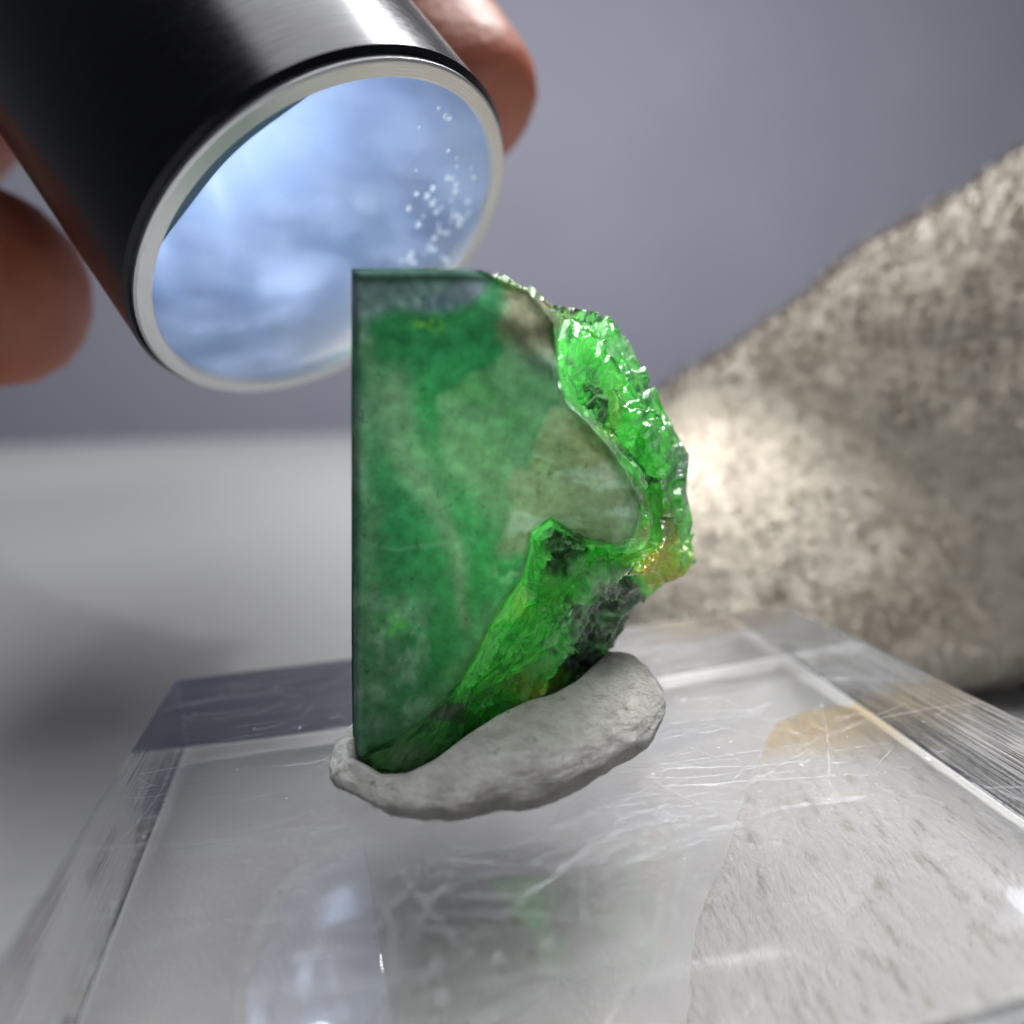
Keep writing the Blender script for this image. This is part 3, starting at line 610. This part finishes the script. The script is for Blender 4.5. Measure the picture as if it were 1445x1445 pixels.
tf = N('TexNoise', {'Vector': coords(N, (2.2, .8, 1), (0, 0, .2)), 'Scale': 6.5, 'Detail': 7.0, 'Roughness': .72})
MAT_CLOTH = end(N('BsdfPrincipled', {'Base Color': N('MixRGB', {0: ramp(N, tf, [(.33, g(.85)), (.46, g(0))]).outputs[0], 1: att.outputs['Color'], 2: (.50, .45, .38, 1)}), 'Roughness': .9, 'Sheen Weight': .2,
    'Normal': N('Bump', {'Height': tf, 'Strength': 1.0, 'Distance': .07})}))
m, N, end = nodes('white_fibre')
MAT_WFIBRE = end(N('MixShader', {0: .4, 1: N('BsdfDiffuse', {0: (.84, .83, .80, 1)}), 2: N('BsdfTranslucent', {0: (.84, .83, .80, 1)})}))
m, N, end = nodes('fleece_fibre')
oi = N('TexNoise', {'Vector': coords(N), 'Scale': 5.0, 'Detail': 3.0})
MAT_FIBRE = end(N('BsdfPrincipled', {'Base Color': ramp(N, oi, [(0.35, (.28, .245, .20)), (0.65, (.35, .31, .255))]), 'Roughness': 0.8}))
def fibres(name, pts, nrm, ln, wd, parent, mat):
    n = len(pts); V = np.zeros((n, 6, 3)); 
    rnd = rng.normal(size=(n, 3)); lean = nrm+rnd*0.55; lean /= np.linalg.norm(lean, axis=1, keepdims=True)
    side = np.cross(lean, rng.normal(size=(n, 3))); side /= np.linalg.norm(side, axis=1, keepdims=True)
    L_ = (ln*rng.uniform(.5, 1.3, n))[:, None]; curl = rng.normal(size=(n, 3))*0.35
    for k, t in enumerate((0, .5, 1)):
        ctrp = pts+lean*L_*t+curl*L_*t*t; wk = wd*(1-.55*t)
        V[:, 2*k] = ctrp-side*wk; V[:, 2*k+1] = ctrp+side*wk
    F = []
    for i in range(n): b = i*6; F += [(b, b+1, b+3, b+2), (b+2, b+3, b+5, b+4)]
    me = bpy.data.meshes.new(name); me.from_pydata(V.reshape(-1, 3).tolist(), [], F); me.materials.append(mat)
    o = bpy.data.objects.new(name, me); COL.objects.link(o); o['kind'] = 'stuff'
    if parent: child(o, parent)
    return o
# sleeve: rings along an axis that rises to the right
SY = 5.9
axis = [ # upper silhouette px, lower z, depth
 (845, 640, 0.02, 6.1), (890, 585, 0.0, 6.0), (950, 545, 0.0, 6.0), (1040, 497, 0.0, 6.0), (1130, 425, 0.0, 6.0), (1230, 345, -.0, 6.0), (1330, 282, 0.0, 6.0), (1445, 222, 0.0, 6.1), (1600, 150, 0.0, 6.3), (1900, 60, 0.2, 6.8), (2300, -40, 0.6, 7.6)]
axp = resample([(a, b, c_, d_) for a, b, c_, d_ in axis], 150)
nth = 150; rowsV = []; 
for (px, py, zl, yy) in axp:
    top = at(px, py, yy); ht = (top[2]-zl)/2; cz_ = zl+ht
    ring = []
    for j in range(nth):
        a_ = 2*math.pi*j/nth; ca_, sa_ = math.cos(a_), math.sin(a_)
        ring.append((top[0]+0.18*sa_*0, yy+ht*0.62*ca_*(1.0 if sa_ > 0 else 1.0), cz_+ht*sa_))
    rowsV.append(ring)
S = np.array(rowsV); sc = S.mean(1, keepdims=True); nS = S-sc; nS /= (np.linalg.norm(nS, axis=2, keepdims=True)+1e-9)
Sf = S.reshape(-1, 3); nf_ = nS.reshape(-1, 3)
fold = (fbm(Sf*np.array([.55, .55, .8]), 3, 200)-.5)*0.40+(fbm(Sf*2.2, 3, 204)-.5)*0.08+(fbm(Sf*5.0, 3, 207)-.5)*0.07
Sf = Sf+nf_*fold[:, None]*np.repeat(np.clip(np.arange(150)/14, .25, 1), nth)[:, None]
Sf[:, 2] = np.maximum(Sf[:, 2], 0.01)
F = grid_faces(150, nth, True); 
i0 = len(Sf); Sf = np.vstack([Sf, Sf[:nth].mean(0)-np.array([.08, 0, 0]), Sf[-nth:].mean(0)])
F += [((j+1) % nth, j, i0) for j in range(nth)]+[(149*nth+j, 149*nth+(j+1) % nth, i0+1) for j in range(nth)]
sleeve = obj('sleeve', Sf, F, MAT_FLEECE)
tag(sleeve, 'blurred beige fleece sleeve sloping up behind the right end of the clear block', 'sleeve')
sel = rng.integers(0, 150*nth, 42000); keep = (Sf[sel, 2] > .05) & (nf_[sel, 1] < .5) & (Sf[sel, 0] < 7)
fibres('pile', Sf[sel][keep]+rng.normal(size=(keep.sum(), 3))*.03, nf_[sel][keep], 0.055, 0.014, sleeve, MAT_FIBRE)
# cloth lying under the right half of the block, tinted ochre towards its far end
TIP = Vector((1.75, 4.25)); cl = [(1.62, 3.75), (1.25, 3.2), (0.8, 2.4), (0.45, 1.6), (0.1, 0.3), (4.2, -0.1), (4.6, 2.0), (4.2, 3.1), (2.7, 3.9), (2.0, 3.95)]
nu_, nv_ = 90, 90; ctrc = np.array([2.0, 2.4]); out = resample(cl+[cl[0]], 181)[:-1]; out = out+0.22*(np.stack([fbm(np.c_[out*1.5, out[:, 0]*0], 4, 240), fbm(np.c_[out*1.5, out[:, 0]*0], 4, 241)], 1)-.5)
Vc = []; Fc = []
for k in range(40):
    t = 1-k/40; P_ = ctrc+(out-ctrc)*t
    hgt_ = 0.035*np.sqrt(np.clip((1-t)/.08, 0, 1))+0.008*(fbm(np.stack([P_[:, 0]*5, P_[:, 1]*5, P_[:, 0]*0], 1), 3, 220)-.5)
    Vc.append(np.stack([P_[:, 0], P_[:, 1], np.maximum(hgt_, .003)], 1))
Vc = np.concatenate(Vc); Fc = grid_faces(40, 180, True); Vc = np.vstack([Vc, [ctrc[0], ctrc[1], .045]]); Fc += [(39*180+j, 39*180+(j+1) % 180, 40*180) for j in range(180)]
qc = Vc*np.array([1, 1, 0]); oc = sstep(3.2, 3.75, Vc[:, 1]+0.5*(fbm(qc*2.5, 4, 230)-.5))
cloth = obj('fleece_cloth', Vc, Fc, MAT_CLOTH, cols=mixc(np.ones((len(Vc), 3))*np.array((.95, .945, .93)), (.70, .50, .20), .8*oc))
tag(cloth, 'white fleece cloth with ochre far corner lying under the clear block', 'cloth')

# fine scratches and dust flecks on the polished top
m, N, end = nodes('scratch_white')
MAT_SCR = end(N('MixShader', {0: 0.38, 1: N('BsdfTransparent', {0: (1, 1, 1, 1)}), 2: N('BsdfPrincipled', {'Base Color': (.85, .88, .95, 1), 'Roughness': .25, 'Specular IOR Level': .8})}))
V = []; F = []
for k in range(430):
    near_ = k < 250
    px_ = rng.normal(0.0, .75) if near_ else rng.uniform(-1.9, 1.6); py_ = rng.normal(-.35, .45) if near_ else rng.uniform(-1.35, 1.3)
    an = rng.normal(.10, .28) if rng.uniform() < .7 else rng.uniform(-1.5, 1.5)
    ln = (rng.exponential(.16)+.03) if k % 9 else rng.uniform(.5, 1.3); wd = rng.uniform(.0004, .0012); cu = rng.normal(0, .25); nseg = 8
    b = len(V); jit = rng.normal(0, .0015, nseg+1)
    for i in range(nseg+1):
        t = i/nseg; a_ = an+cu*(t-.5); X_ = px_+ln*(t-.5)*math.cos(a_); Y_ = py_+ln*(t-.5)*math.sin(a_)+jit[i]; w_ = wd*math.sin(math.pi*min(max(t, .06), .94))
        X_ = min(max(X_, -BW/2+.03), BW/2-.03); Y_ = min(max(Y_, -BD/2+.03), BD/2-.03)
        V += [(X_-math.sin(a_)*w_, Y_+math.cos(a_)*w_, TOP-BASE+.0012), (X_, Y_, TOP-BASE+.0022), (X_+math.sin(a_)*w_, Y_-math.cos(a_)*w_, TOP-BASE+.0012)]
    for i in range(nseg): q_ = b+3*i; F += [(q_, q_+1, q_+4, q_+3), (q_+1, q_+2, q_+5, q_+4)]
for k in range(60):
    X_, Y_ = rng.uniform(-1.9, 1.9), rng.uniform(-1.35, 1.35); r_ = rng.uniform(.003, .009); b = len(V); a0 = rng.uniform(0, 6)
    V += [(X_+r_*rng.uniform(.5, 1.4)*math.cos(a0+i*1.257), Y_+r_*rng.uniform(.5, 1.4)*math.sin(a0+i*1.257), TOP-BASE+.001) for i in range(5)]+[(X_, Y_, TOP-BASE+.006)]
    F += [(b+i, b+(i+1) % 5, b+5) for i in range(5)]
scr = obj('scratches', V, F, MAT_SCR, block); scr['kind'] = 'stuff'
